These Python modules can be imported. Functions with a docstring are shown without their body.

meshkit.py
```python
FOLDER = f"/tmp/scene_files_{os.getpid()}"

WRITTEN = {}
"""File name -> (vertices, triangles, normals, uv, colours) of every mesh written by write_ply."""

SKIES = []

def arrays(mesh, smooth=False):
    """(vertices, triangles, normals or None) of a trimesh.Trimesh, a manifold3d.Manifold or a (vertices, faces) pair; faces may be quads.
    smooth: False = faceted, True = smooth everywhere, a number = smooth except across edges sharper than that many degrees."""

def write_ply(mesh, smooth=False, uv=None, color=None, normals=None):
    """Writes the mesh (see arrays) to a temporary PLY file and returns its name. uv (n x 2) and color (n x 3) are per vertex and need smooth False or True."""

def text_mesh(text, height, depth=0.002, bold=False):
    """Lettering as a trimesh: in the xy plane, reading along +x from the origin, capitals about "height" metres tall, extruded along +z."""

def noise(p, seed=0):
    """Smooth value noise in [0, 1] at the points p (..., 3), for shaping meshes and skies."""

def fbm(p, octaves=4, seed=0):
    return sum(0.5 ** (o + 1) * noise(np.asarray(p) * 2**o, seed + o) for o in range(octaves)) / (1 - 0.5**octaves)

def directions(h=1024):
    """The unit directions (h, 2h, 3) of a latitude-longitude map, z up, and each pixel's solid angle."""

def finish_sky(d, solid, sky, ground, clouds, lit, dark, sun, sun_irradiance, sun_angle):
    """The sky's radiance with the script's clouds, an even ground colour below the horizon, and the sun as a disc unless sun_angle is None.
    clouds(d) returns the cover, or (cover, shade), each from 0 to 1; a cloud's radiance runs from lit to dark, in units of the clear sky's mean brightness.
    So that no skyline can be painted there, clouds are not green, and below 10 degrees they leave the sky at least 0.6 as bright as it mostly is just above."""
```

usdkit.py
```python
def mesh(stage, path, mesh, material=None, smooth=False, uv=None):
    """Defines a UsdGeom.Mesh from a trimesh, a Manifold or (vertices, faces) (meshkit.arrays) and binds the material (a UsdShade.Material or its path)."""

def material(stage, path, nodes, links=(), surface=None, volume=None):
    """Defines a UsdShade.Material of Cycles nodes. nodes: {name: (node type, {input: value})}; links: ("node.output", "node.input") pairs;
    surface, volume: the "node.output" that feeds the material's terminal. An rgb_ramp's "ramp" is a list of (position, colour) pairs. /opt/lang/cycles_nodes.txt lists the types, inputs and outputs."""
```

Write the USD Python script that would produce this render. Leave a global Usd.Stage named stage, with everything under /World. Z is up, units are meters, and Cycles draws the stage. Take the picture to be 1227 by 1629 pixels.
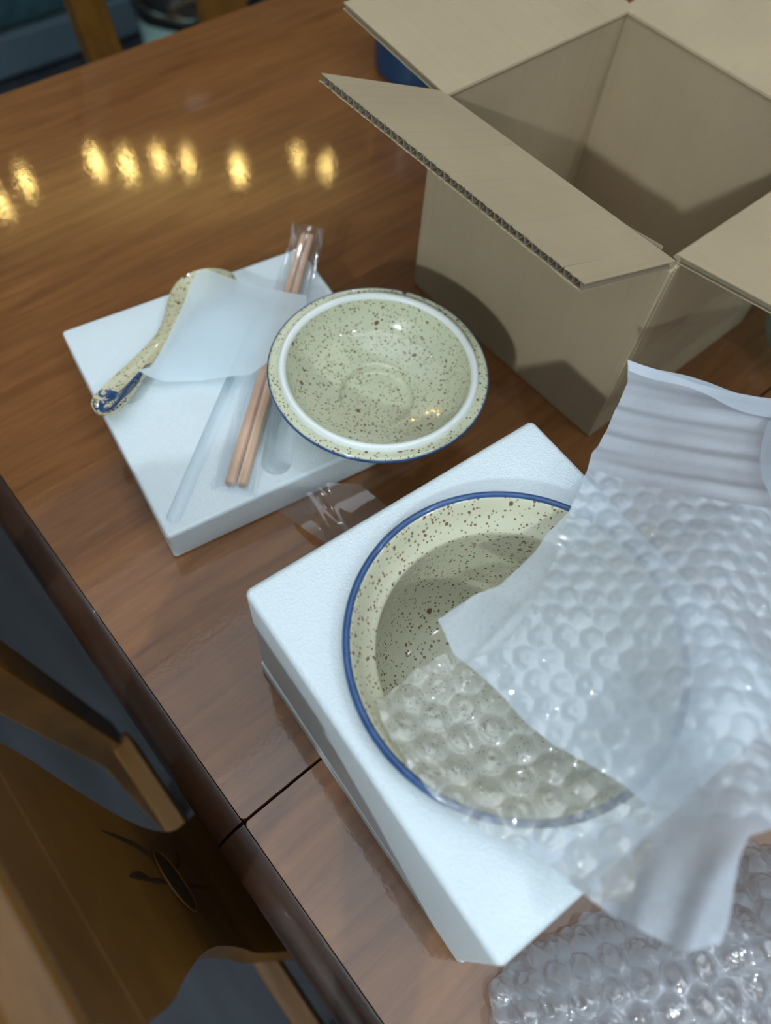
import math, random
import numpy as np, trimesh, manifold3d, usdkit, meshkit
from scipy.interpolate import RBFInterpolator
from shapely.geometry import Polygon, Point
import shapely
from pxr import Usd, UsdGeom, UsdLux, Gf, Sdf, UsdShade, Vt

stage = Usd.Stage.CreateInMemory()
UsdGeom.SetStageUpAxis(stage, UsdGeom.Tokens.z)
UsdGeom.SetStageMetersPerUnit(stage, 1.0)
UsdGeom.Xform.Define(stage, '/World')
UsdGeom.Scope.Define(stage, '/World/Looks')

# ------------------------------------------------------------------ camera
# Shapes are written in "u": 1 u = the camera's height above the table top (0.43 m); z = 0 is the table top, which stands 0.75 m above the floor.
S, TABLE = 0.43, 0.75
ZF = -TABLE / S                                     # the floor, in u
R = np.array([[0.7635386765, -0.6430594422, 0.0590190075], [-0.5363850839, -0.6824502792, -0.4965406913], [0.3595827181, 0.3474711070, -0.8660046759]])
F, CX, CY, W, H = 1198.03, 613.5, 814.5, 1227, 1629
EYE = np.array([0.0, 0.0, 1.0])
def world(p): return np.asarray(p, float) * S + np.array([0, 0, TABLE])
def at(px, py, z=0.0):                              # the point of the photograph's pixel that lies z above the table
    r = R.T @ np.array([(px - CX) / F, (py - CY) / F, 1.0])
    return EYE + r * ((z - 1.0) / r[2])
EXPOSURE = 0.27
cam = UsdGeom.Camera.Define(stage, '/World/camera')
cm = np.eye(4); cm[0, :3] = R[0]; cm[1, :3] = -R[1]; cm[2, :3] = -R[2]; cm[3, :3] = world(EYE)
cam.AddTransformOp().Set(Gf.Matrix4d(*cm.ravel().tolist()))
cam.CreateHorizontalApertureAttr(36.0); cam.CreateVerticalApertureAttr(36.0 * H / W)
cam.CreateFocalLengthAttr(F * 36.0 / W)
cam.CreateClippingRangeAttr(Gf.Vec2f(0.01, 50))
cam.CreateFStopAttr(6.5); cam.CreateFocusDistanceAttr(0.40)
cam.CreateExposureAttr(EXPOSURE)

# ------------------------------------------------------------------ light
dome = UsdLux.DomeLight.Define(stage, '/World/sky'); dome.CreateIntensityAttr(0.02); dome.CreateColorAttr(Gf.Vec3f(0.8, 0.9, 1.0))
ZC = (2.68 - TABLE) / S                             # the ceiling, in u
def disk_lamp(name, p, radius, power, color):
    l = UsdLux.DiskLight.Define(stage, '/World/' + name); l.AddTranslateOp().Set(Gf.Vec3d(*world(p).tolist()))
    l.CreateRadiusAttr(radius); l.CreateIntensityAttr(power / (math.pi * radius ** 2)); l.CreateColorAttr(Gf.Vec3f(*color)); l.CreateNormalizeAttr(False)
    return l
KEY = np.array([0.62, 0.42, 0.12]) + np.array([-1.55, -0.74, 1.0]) * (ZC - 0.2)
COOL = (0.80, 0.94, 1.0)
sl = UsdLux.SphereLight.Define(stage, '/World/key_lamp_light'); sl.AddTranslateOp().Set(Gf.Vec3d(*world(KEY).tolist()))
sl.CreateRadiusAttr(0.07); sl.CreateIntensityAttr(880.0); sl.CreateColorAttr(Gf.Vec3f(*COOL))
PANEL_Y, PANEL_W = np.linspace(-1.9, 3.5, 7), 2.1       # a wide ceiling wash that fades towards the far end of the room
for k, (y, e) in enumerate(zip(PANEL_Y, (1.75, 1.75, 1.7, 1.5, 1.1, 0.65, 0.28))):
    panel = UsdLux.RectLight.Define(stage, f'/World/ceiling_wash_light_{k}'); panel.AddTranslateOp().Set(Gf.Vec3d(*world((0.6, y, ZC - 0.12)).tolist()))
    panel.CreateWidthAttr(PANEL_W); panel.CreateHeightAttr((PANEL_Y[1] - PANEL_Y[0]) * S); panel.CreateIntensityAttr(e); panel.CreateColorAttr(Gf.Vec3f(0.80, 0.91, 1.0))
SPOTS = [(1.6, -2.6), (3.2, 3.6), (-1.5, 3.0), (4.0, -3.6), (0.4, -4.2), (2.2, -4.9), (6.4, -2.6)]         # ceiling downlights, u
for k, (x, y) in enumerate(SPOTS):
    disk_lamp(f'downlight_light_{k}', (x, y, ZC - 0.05), 0.035, (1.7, .4, .4, 1.5, 1.7, .5, .5)[k], COOL)
WARM = [(155, 265, 1.0), (205, 270, 1.0), (255, 260, .6), (300, 262, .5), (380, 275, 1.0), (43, 295, .6), (5, 330, .6), (475, 255, .25), (520, 268, .35)]

# ------------------------------------------------------------------ helpers
used = {}
def numbered(parent, name):
    k = used.get((parent, name), 0); used[(parent, name)] = k + 1
    return name if k == 0 else f'{name}_{k:03d}'
BASE = {}
def mark(prim, label=None, cat=None, group=None, kind=None):
    for k, v in (('label', label), ('category', cat), ('group', group), ('kind', kind)):
        if v: prim.SetCustomDataByKey(k, v)
    return prim
def thing(name, base, label=None, cat=None, group=None, kind=None, rotz=0.0):
    path = '/World/' + numbered('/World', name)
    x = UsdGeom.Xform.Define(stage, path); x.AddTranslateOp().Set(Gf.Vec3d(*world(base).tolist()))
    BASE[path] = np.asarray(base, float)
    return mark(x.GetPrim(), label, cat, group, kind)
def VF(m):
    if hasattr(m, 'to_mesh'):
        t = m.to_mesh(); return np.array(t.vert_properties[:, :3], float), np.array(t.tri_verts)
    if isinstance(m, trimesh.Trimesh): return np.array(m.vertices), np.array(m.faces)
    v, f = np.asarray(m[0], float), np.asarray(m[1], int)
    if f.shape[1] == 4: f = np.vstack([f[:, [0, 1, 2]], f[:, [0, 2, 3]]])
    return v, f
def obj(name, mesh, mat, parent=None, smooth=30, label=None, base=None, **kw):
    v, f = VF(mesh)
    pp = parent.GetPath().pathString if parent else '/World'
    path = pp + '/' + numbered(pp, name)
    if parent: b = BASE[pp]; BASE[path] = b
    else: b = np.array([(v[:, 0].min() + v[:, 0].max()) / 2, (v[:, 1].min() + v[:, 1].max()) / 2, v[:, 2].min()]) if base is None else np.asarray(base, float)
    m = usdkit.mesh(stage, path, ((v - b) * S, f), mat, smooth=smooth)
    if not parent: m.AddTranslateOp().Set(Gf.Vec3d(*world(b).tolist()))
    return mark(m.GetPrim(), label, **kw)
def cat(*ms):
    vs, fs, n = [], [], 0
    for m in ms:
        v, f = VF(m); vs.append(v); fs.append(f + n); n += len(v)
    return np.vstack(vs), np.vstack(fs)
def box(x0, x1, y0, y1, z0, z1):
    m = trimesh.creation.box((x1 - x0, y1 - y0, z1 - z0)); m.apply_translation(((x0 + x1) / 2, (y0 + y1) / 2, (z0 + z1) / 2)); return m
def hull(pts): return manifold3d.Manifold.hull_points(np.asarray(pts, float))
BALL = trimesh.creation.icosphere(subdivisions=2, radius=1.0).vertices
def rounded(corners, r): return hull(np.vstack([np.asarray(c) + BALL * r for c in corners]))
def rbox(x0, x1, y0, y1, z0, z1, r): return rounded([(x, y, z) for x in (x0 + r, x1 - r) for y in (y0 + r, y1 - r) for z in (z0 + r, z1 - r)], r)
def bar(a, b, w, d, r=0.004, side=(0, 1, 0)):       # a rounded bar from a to b, w wide along side and d deep
    a, b = np.asarray(a, float), np.asarray(b, float); t = (b - a) / np.linalg.norm(b - a)
    s = np.asarray(side, float); s -= t * (s @ t); s /= np.linalg.norm(s); n = np.cross(t, s)
    return rounded([p + s * i * (w / 2 - r) + n * j * (d / 2 - r) for p in (a, b) for i in (-1, 1) for j in (-1, 1)], r)
def lathe(profile, c, n=128, tilt=(0, 0), closed=True):
    P = np.asarray(profile, float); m = len(P)
    a = np.linspace(0, 2 * np.pi, n, endpoint=False)
    v = np.stack([P[None, :, 0] * np.cos(a)[:, None], P[None, :, 0] * np.sin(a)[:, None], np.repeat(P[None, :, 1], n, 0)], -1).reshape(-1, 3)
    f = []
    k = m if closed else m - 1
    for i in range(n):
        j = (i + 1) % n
        for q in range(k):
            q2 = (q + 1) % m
            if P[q, 0] < 1e-9 and P[q2, 0] < 1e-9: continue
            f.append((i * m + q, j * m + q, j * m + q2, i * m + q2))
    v[:, 2] += v[:, 0] * tilt[0] + v[:, 1] * tilt[1]
    t = trimesh.Trimesh(*VF((v + np.asarray(c), np.array(f))), process=True)
    t.update_faces(t.nondegenerate_faces()); trimesh.repair.fix_normals(t)
    return t
def smooth_profile(pts, per=6):
    P = np.asarray(pts, float); out = []
    for i in range(len(P) - 1):
        p0, p1, p2, p3 = P[max(i - 1, 0)], P[i], P[i + 1], P[min(i + 2, len(P) - 1)]
        for t in np.linspace(0, 1, per, endpoint=False):
            out.append(0.5 * (2 * p1 + (p2 - p0) * t + (2 * p0 - 5 * p1 + 4 * p2 - p3) * t * t + (3 * p1 - p0 - 3 * p2 + p3) * t ** 3))
    out.append(P[-1]); out = np.array(out); out[:, 0] = np.maximum(out[:, 0], 0) if out.shape[1] == 2 else out[:, 0]
    return out
def tube(path, r, n=8):
    P = np.asarray(path, float); T = np.gradient(P, axis=0); T /= np.linalg.norm(T, axis=1, keepdims=True)
    ref = np.array([0, 0, 1.0]) if abs(T[0, 2]) < .9 else np.array([1.0, 0, 0])
    r = np.broadcast_to(r, len(P)); v = []
    for p, t, q in zip(P, T, r):
        s = np.cross(t, ref); s /= np.linalg.norm(s); b = np.cross(s, t)
        v += [p + q * (math.cos(a) * s + math.sin(a) * b) for a in np.linspace(0, 2 * np.pi, n, endpoint=False)]
    v = np.array(v); f = [(i * n + k, i * n + (k + 1) % n, (i + 1) * n + (k + 1) % n, (i + 1) * n + k) for i in range(len(P) - 1) for k in range(n)]
    v2 = np.vstack([v, P[0], P[-1]]); tri = VF((v, np.array(f)))[1]; L = len(v); e = (len(P) - 1) * n
    caps = [(L, (k + 1) % n, k) for k in range(n)] + [(L + 1, e + k, e + (k + 1) % n) for k in range(n)]
    return v2, np.vstack([tri, caps])
def prism(outline, normal_offset):                  # a planar 3-D outline (n x 3, simple polygon) given thickness along normal_offset
    P = np.asarray(outline, float); off = np.asarray(normal_offset, float)
    c = P.mean(0); u = P[1] - P[0]; u /= np.linalg.norm(u); n = off / np.linalg.norm(off); u -= n * (u @ n); u /= np.linalg.norm(u); w = np.cross(n, u)
    poly = Polygon(np.stack([(P - c) @ u, (P - c) @ w], 1)).buffer(0)
    m = trimesh.creation.extrude_polygon(poly, np.linalg.norm(off), engine='earcut')
    v = np.array(m.vertices); return trimesh.Trimesh(c + v[:, :1] * u + v[:, 1:2] * w + v[:, 2:] * n, m.faces, process=False)
HAZE = []
def sheet(poly_px, zctl, step=3.0, bubbles=None, wrinkle=None, smoothing=1e-4, offset=0.0):
    """A thin sheet: its outline in photograph pixels, its height above the table from control points (px, py, z); bubbles = (pitch, radius, height, inside polygon or None)."""
    poly = Polygon(poly_px)
    x0, y0, x1, y1 = poly.bounds
    gx, gy = np.meshgrid(np.arange(x0 - step, x1 + 2 * step, step), np.arange(y0 - step, y1 + 2 * step, step))
    P = np.stack([gx.ravel(), gy.ravel()], 1); ny, nx = gx.shape
    ins = shapely.contains_xy(poly, P[:, 0], P[:, 1])
    cell = lambda a: a.reshape(ny, nx)
    I = cell(ins); near = I[:-1, :-1] | I[1:, :-1] | I[:-1, 1:] | I[1:, 1:]
    jj, ii = np.nonzero(near); a = jj * nx + ii
    quads = np.stack([a, a + 1, a + nx + 1, a + nx], 1)
    need = np.unique(quads); outp = need[~ins[need]]
    ring = poly.exterior
    d = shapely.line_locate_point(ring, shapely.points(P[outp])); q = shapely.line_interpolate_point(ring, d)
    P[outp] = np.stack([shapely.get_x(q), shapely.get_y(q)], 1)
    idx = -np.ones(len(P), int); idx[need] = np.arange(len(need)); Q = P[need]; f = VF((np.zeros((1, 3)), idx[quads]))[1][:, ::-1]
    zc = np.asarray(zctl, float)
    rbf = RBFInterpolator(zc[:, :2] / 300.0, zc[:, 2], kernel='thin_plate_spline', smoothing=smoothing)
    z = rbf(Q / 300.0)
    rays = np.stack([(Q[:, 0] - CX) / F, (Q[:, 1] - CY) / F, np.ones(len(Q))], 1) @ R
    v = EYE + rays * ((z - 1.0) / rays[:, 2])[:, None]
    def lift(q):
        zz = rbf(q / 300.0); ry = np.stack([(q[:, 0] - CX) / F, (q[:, 1] - CY) / F, np.ones(len(q))], 1) @ R
        return EYE + ry * ((zz - 1.0) / ry[:, 2])[:, None]
    n = np.cross(lift(Q + [3, 0]) - v, lift(Q + [0, 3]) - v); n /= np.maximum(np.linalg.norm(n, axis=1, keepdims=True), 1e-12)
    if n[:, 2].mean() < 0: n = -n
    if wrinkle is not None: v = v + n * wrinkle(v, Q)[:, None]
    if offset: v = v + n * offset
    if bubbles is not None:
        pitch, rad, hgt, seed, bpoly = bubbles
        c = v.mean(0); U, s_, Vt_ = np.linalg.svd((v - c)[::7], full_matrices=False); e1, e2 = Vt_[0], Vt_[1]
        uv = np.stack([(v - c) @ e1, (v - c) @ e2], 1)
        rowh = pitch * math.sqrt(3) / 2
        best = np.full(len(v), 9.0); who = np.zeros((len(v), 2), int)
        r0 = np.round(uv[:, 1] / rowh).astype(int)
        for dr in (-1, 0, 1):
            r = r0 + dr; xo = (r % 2) * 0.5 * pitch
            cx = np.round((uv[:, 0] - xo) / pitch).astype(int)
            dd = np.hypot(uv[:, 0] - cx * pitch - xo, uv[:, 1] - r * rowh)
            b = dd < best; best[b] = dd[b]; who[b] = np.stack([cx, r], 1)[b]
        g = np.random.default_rng(seed).random((400, 400)); flatness = g[who[:, 0] % 400, who[:, 1] % 400]
        t = np.clip(best / rad, 0, 1)
        dome = np.where(t < 1, (1 - t ** 4) ** 1.2 * (1 + 0.13 * np.sin(3 * t * t * 3.1)), 0) * (0.5 + 0.5 * flatness)
        nn = meshkit.fbm(v / (pitch * .30), 2, seed + 5) - 0.5
        hgtm = hgt * dome * (1 + 0.3 * nn) + 0.16 * hgt * nn
        if bpoly is not None:
            pin = Polygon(bpoly); inside = shapely.contains_xy(pin, Q[:, 0], Q[:, 1]); hgtm = hgtm * inside
        cr = 1 - np.abs(2 * meshkit.fbm(v / (pitch * 0.7), 2, seed + 9) - 1)                # sharp creases in the film between the bubbles
        hgtm = hgtm + 0.26 * hgt * np.clip(cr, 0, 1) ** 8 * (0.4 + 0.6 * t)
        HAZE.append(np.clip((t - 0.62) / 0.38, 0, 1) * (0.6 + 0.8 * (nn + 0.3)).clip(0.3, 1))
        v = v + n * hgtm[:, None]
    return v, f
def haze(prim):
    UsdGeom.PrimvarsAPI(prim).CreatePrimvar('haze', Sdf.ValueTypeNames.FloatArray, 'vertex').Set(Vt.FloatArray.FromNumpy(HAZE[-1].astype(np.float32))); return prim

# ------------------------------------------------------------------ materials
def M(name, nodes, links, surface): return usdkit.material(stage, '/World/Looks/' + name, nodes, links, surface)
def plain(name, color, rough=0.5, **kw): return M(name, {'p': ('principled_bsdf', {'base_color': color, 'roughness': rough, **kw})}, [], 'p.BSDF')
def noisy(name, c1, c2, scale, rough=0.6, bump=0.0, dist=0.001, stretch=(1, 1, 1), bscale=None, detail=4, **kw):
    nodes = {'g': ('geometry', {}), 'm': ('mapping', {'scale': stretch}), 'n': ('noise_texture', {'scale': scale, 'detail': detail}),
             'r': ('rgb_ramp', {'ramp': [(0.3, c1), (0.7, c2)]}), 'p': ('principled_bsdf', {'roughness': rough, **kw})}
    links = [('g.position', 'm.vector'), ('m.vector', 'n.vector'), ('n.fac', 'r.fac'), ('r.color', 'p.base_color')]
    if bump:
        nodes['n2'] = ('noise_texture', {'scale': bscale or scale, 'detail': 3}); nodes['b'] = ('bump', {'strength': bump, 'distance': dist})
        links += [('g.position', 'n2.vector'), ('n2.fac', 'b.height'), ('b.normal', 'p.normal')]
    return M(name, nodes, links, 'p.BSDF')
def wood(name, dark, mid, light, stretch, rough=0.25, coat=0.0, bump=0.08, spec=0.5):
    nodes = {'g': ('geometry', {}), 'm': ('mapping', {'scale': stretch}), 'n': ('noise_texture', {'scale': 1.0, 'detail': 6, 'roughness': 0.62, 'distortion': 0.6}),
             'r': ('rgb_ramp', {'ramp': [(0.25, dark), (0.5, mid), (0.75, light)]}),
             'm2': ('mapping', {'scale': tuple(s * 0.12 for s in stretch)}), 'n3': ('noise_texture', {'scale': 1.0, 'detail': 2}),
             'mx': ('mix_color', {'blend_type': 'multiply', 'fac': 0.55}), 'r3': ('rgb_ramp', {'ramp': [(0.3, (0.62, 0.58, 0.55)), (0.7, (1.15, 1.12, 1.1))]}),
             'n2': ('noise_texture', {'scale': 380.0, 'detail': 2}), 'b': ('bump', {'strength': bump, 'distance': 0.0004}),
             'p': ('principled_bsdf', {'roughness': rough, 'coat_weight': coat, 'coat_ior': 1.6, 'coat_roughness': 0.045, 'specular_ior_level': spec})}
    links = [('g.position', 'm.vector'), ('m.vector', 'n.vector'), ('n.fac', 'r.fac'), ('g.position', 'm2.vector'), ('m2.vector', 'n3.vector'), ('n3.fac', 'r3.fac'),
             ('r.color', 'mx.a'), ('r3.color', 'mx.b'), ('mx.result', 'p.base_color'), ('g.position', 'n2.vector'), ('n2.fac', 'b.height'), ('b.normal', 'p.normal'), ('b.normal', 'p.coat_normal')]
    return M(name, nodes, links, 'p.BSDF')
table_wood = wood('table_wood', (0.135, 0.046, 0.013), (0.20, 0.077, 0.021), (0.255, 0.108, 0.032), (10, 130, 60), rough=0.5, coat=1.0, spec=0.2, bump=0.09)
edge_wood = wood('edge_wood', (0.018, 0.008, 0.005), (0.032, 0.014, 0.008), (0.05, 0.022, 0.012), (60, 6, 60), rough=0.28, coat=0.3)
chair_wood = wood('chair_wood', (0.092, 0.038, 0.007), (0.145, 0.064, 0.011), (0.20, 0.093, 0.019), (40, 7, 12), rough=0.4, coat=0.15, spec=0.3)
carve_dark = plain('carve_dark', (0.03, 0.012, 0.004), 0.5)
floor_mat = noisy('floor_mat', (0.012, 0.016, 0.023), (0.030, 0.036, 0.046), 3.0, rough=0.6, stretch=(9, 1.2, 1))
wall_mat = plain('wall_paint', (0.34, 0.34, 0.33), 0.8)
ceil_mat = plain('ceiling_paint', (0.80, 0.80, 0.80), 0.8)
teal_mat = noisy('teal_fabric', (0.008, 0.035, 0.045), (0.02, 0.065, 0.075), 30, rough=0.9)
slate_mat = plain('slate_fabric', (0.055, 0.085, 0.105), 0.85)
black_mat = plain('black_gap', (0.006, 0.007, 0.009), 0.7)

def foam(name, color):
    nodes = {'g': ('geometry', {}), 'v': ('voronoi_texture', {'scale': 800.0}), 'n': ('noise_texture', {'scale': 620.0, 'detail': 2}),
             'a': ('math', {'math_type': 'add'}), 'b': ('bump', {'strength': 0.35, 'distance': 0.0007}),
             'r': ('rgb_ramp', {'ramp': [(0.0, tuple(c * 0.93 for c in color)), (1.0, color)]}),
             'p': ('principled_bsdf', {'roughness': 0.36, 'specular_ior_level': 0.5, 'subsurface_weight': 0.2, 'subsurface_scale': 0.006, 'subsurface_radius': (1.0, 1.0, 1.0)})}
    links = [('g.position', 'v.vector'), ('g.position', 'n.vector'), ('v.distance', 'a.value1'), ('n.fac', 'a.value2'), ('a.value', 'b.height'), ('b.normal', 'p.normal'), ('n.fac', 'r.fac'), ('r.color', 'p.base_color')]
    return M(name, nodes, links, 'p.BSDF')
foam_mat = foam('white_foam', (0.77, 0.86, 0.91))

def ceramic(name, base, spots, big=130.0, small=620.0, amount=0.14):
    nodes = {'g': ('geometry', {}), 'n': ('noise_texture', {'scale': 320.0, 'detail': 2}), 'nv': ('vector_math', {'math_type': 'scale', 'scale': 0.0016}), 'ad': ('vector_math', {'math_type': 'add'}),
             'p': ('principled_bsdf', {'roughness': 0.10, 'specular_ior_level': 0.6, 'coat_weight': 0.3, 'coat_roughness': 0.04}),
             'tint': ('noise_texture', {'scale': 35.0, 'detail': 3}), 'tr': ('rgb_ramp', {'ramp': [(0.3, tuple(c * 0.94 for c in base)), (0.7, base)]})}
    links = [('g.position', 'n.vector'), ('n.color', 'nv.vector1'), ('g.position', 'ad.vector1'), ('nv.vector', 'ad.vector2'), ('g.position', 'tint.vector'), ('tint.fac', 'tr.fac')]
    last = 'tr.color'
    for k, (sc, am, rad, col) in enumerate(((big, 0.76, 0.30, spots[0]), (small, amount, 0.46, spots[1]), (small * 0.62, amount + 0.02, 0.36, spots[2]))):
        v, s, mr, lt, mx = f'v{k}', f's{k}', f'mr{k}', f'lt{k}', f'mx{k}'
        nodes[v] = ('voronoi_texture', {'scale': sc, 'randomness': 1.0}); nodes[s] = ('separate_color', {})
        nodes[mr] = ('map_range', {'from_min': am, 'from_max': 1.0, 'to_min': 0.0, 'to_max': rad, 'clamp': True})
        nodes[lt] = ('math', {'math_type': 'subtract'}); nodes[f'st{k}'] = ('map_range', {'from_min': 0.0, 'from_max': 0.05, 'to_min': 0.0, 'to_max': 0.92, 'clamp': True}); nodes[mx] = ('mix_color', {'b': col})
        links += [('ad.vector', v + '.vector'), (v + '.color', s + '.color'), (s + '.r', mr + '.value'), (mr + '.result', lt + '.value1'), (v + '.distance', lt + '.value2'),
                  (lt + '.value', f'st{k}.value'), (f'st{k}.result', mx + '.fac'), (last, mx + '.a')]
        last = mx + '.result'
    links.append((last, 'p.base_color'))
    return M(name, nodes, links, 'p.BSDF')
BROWN = [(0.13, 0.045, 0.018), (0.20, 0.10, 0.04), (0.15, 0.07, 0.028)]
lid_glaze = ceramic('lid_glaze', (0.60, 0.61, 0.44), BROWN)
pot_glaze = ceramic('pot_glaze', (0.62, 0.60, 0.44), BROWN, big=120, small=540, amount=0.28)
spoon_glaze = ceramic('spoon_glaze', (0.60, 0.56, 0.37), BROWN, small=620, amount=0.14)
blue_glaze = noisy('blue_glaze', (0.022, 0.060, 0.17), (0.05, 0.11, 0.26), 120, rough=0.12)
print_blue = noisy('print_blue', (0.014, 0.048, 0.14), (0.03, 0.085, 0.20), 220, rough=0.12)
white_bisque = plain('white_bisque', (0.80, 0.83, 0.80), 0.35)
def kraft(name, stretch, c=(0.395, 0.305, 0.195)):
    nodes = {'g': ('geometry', {}), 'm': ('mapping', {'scale': stretch}), 'w': ('noise_texture', {'scale': 1.0, 'detail': 2}), 'n': ('noise_texture', {'scale': 14.0, 'detail': 5}), 'f': ('noise_texture', {'scale': 700.0, 'detail': 2}),
             'r': ('rgb_ramp', {'ramp': [(0.25, tuple(x * 0.955 for x in c)), (0.45, c), (0.8, tuple(x * 1.02 for x in c))]}),
             'r2': ('rgb_ramp', {'ramp': [(0.3, (0.93, 0.93, 0.93)), (0.7, (1.05, 1.05, 1.05))]}), 'mx': ('mix_color', {'blend_type': 'multiply', 'fac': 1.0}),
             'b': ('bump', {'strength': 0.05, 'distance': 0.0004}), 'p': ('principled_bsdf', {'roughness': 0.62, 'specular_ior_level': 0.3})}
    links = [('g.position', 'm.vector'), ('m.vector', 'w.vector'), ('w.fac', 'r.fac'), ('g.position', 'n.vector'), ('n.fac', 'r2.fac'), ('r.color', 'mx.a'), ('r2.color', 'mx.b'), ('mx.result', 'p.base_color'),
             ('g.position', 'f.vector'), ('w.fac', 'b.height'), ('b.normal', 'p.normal')]
    return M(name, nodes, links, 'p.BSDF')
kraft_y = kraft('kraft_across', (2, 330, 2)); kraft_x = kraft('kraft_along', (330, 2, 2))
kraft_edge = plain('kraft_core', (0.20, 0.155, 0.10), 0.8)
bamboo = noisy('chopstick_wood', (0.70, 0.42, 0.28), (0.80, 0.53, 0.37), 1.0, rough=0.42, stretch=(60, 60, 200))

def bubble(name, webs, tops, white, rough, refl, bscale=260, bump=0.26):   # film whose crinkled webs are whiter than the bubble tops ("haze" is a primvar of the sheet)
    nodes = {'g': ('geometry', {}), 'at': ('attribute', {'attribute': 'haze'}), 'hz': ('map_range', {'to_min': tops, 'to_max': webs, 'clamp': True}), 't': ('transparent_bsdf', {'color': (0.97, 0.98, 0.98)}),
             'd': ('diffuse_bsdf', {'color': white}), 'tl': ('translucent_bsdf', {'color': white}), 'dm': ('mix_closure', {'fac': 0.4}), 'h': ('mix_closure', {}), 'gl': ('glossy_bsdf', {'color': (1, 1, 1), 'roughness': rough}),
             'lw': ('layer_weight', {'blend': 0.5}), 'pw': ('math', {'math_type': 'power', 'value2': 3.0}), 'fr': ('map_range', {'to_min': refl, 'to_max': 0.75, 'clamp': True}), 'o': ('mix_closure', {}),
             'n': ('noise_texture', {'scale': bscale, 'detail': 2, 'distortion': 1.0}), 'b': ('bump', {'strength': bump, 'distance': 0.001})}
    links = [('at.fac', 'hz.value'), ('hz.result', 'h.fac'), ('d.BSDF', 'dm.closure1'), ('tl.BSDF', 'dm.closure2'), ('t.BSDF', 'h.closure1'), ('dm.closure', 'h.closure2'), ('h.closure', 'o.closure1'), ('gl.BSDF', 'o.closure2'),
             ('lw.facing', 'pw.value1'), ('pw.value', 'fr.value'), ('fr.result', 'o.fac'), ('g.position', 'n.vector'), ('n.fac', 'b.height'), ('b.normal', 'gl.normal')]
    return M(name, nodes, links, 'o.closure')
def film(name, tint=(0.96, 0.97, 0.98), haze=0.08, white=(0.9, 0.93, 0.95), rough=0.10, refl=0.06, bump=0.0, bscale=300, translucent=0.5, spec=1.0):
    nodes = {'g': ('geometry', {}), 't': ('transparent_bsdf', {'color': tint}), 'd': ('diffuse_bsdf', {'color': white}), 'tl': ('translucent_bsdf', {'color': white}),
             'dm': ('mix_closure', {'fac': translucent}), 'h': ('mix_closure', {'fac': haze}), 'gl': ('glossy_bsdf', {'color': (spec, spec, spec), 'roughness': rough}),
             'lw': ('layer_weight', {'blend': 0.5}), 'pw': ('math', {'math_type': 'power', 'value2': 3.5}), 'fr': ('map_range', {'from_min': 0.0, 'from_max': 1.0, 'to_min': refl, 'to_max': 0.7, 'clamp': True}), 'o': ('mix_closure', {})}
    links = [('d.BSDF', 'dm.closure1'), ('tl.BSDF', 'dm.closure2'), ('t.BSDF', 'h.closure1'), ('dm.closure', 'h.closure2'), ('h.closure', 'o.closure1'), ('gl.BSDF', 'o.closure2'), ('lw.facing', 'pw.value1'), ('pw.value', 'fr.value'), ('fr.result', 'o.fac')]
    if bump:
        nodes['n'] = ('noise_texture', {'scale': bscale, 'detail': 3}); nodes['b'] = ('bump', {'strength': bump, 'distance': 0.001})
        links += [('g.position', 'n.vector'), ('n.fac', 'b.height'), ('b.normal', 'gl.normal'), ('b.normal', 'd.normal')]
    return M(name, nodes, links, 'o.closure')
bubble_film = bubble('bubble_film', 0.34, 0.18, (0.80, 0.86, 0.93), 0.07, 0.065)
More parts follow.
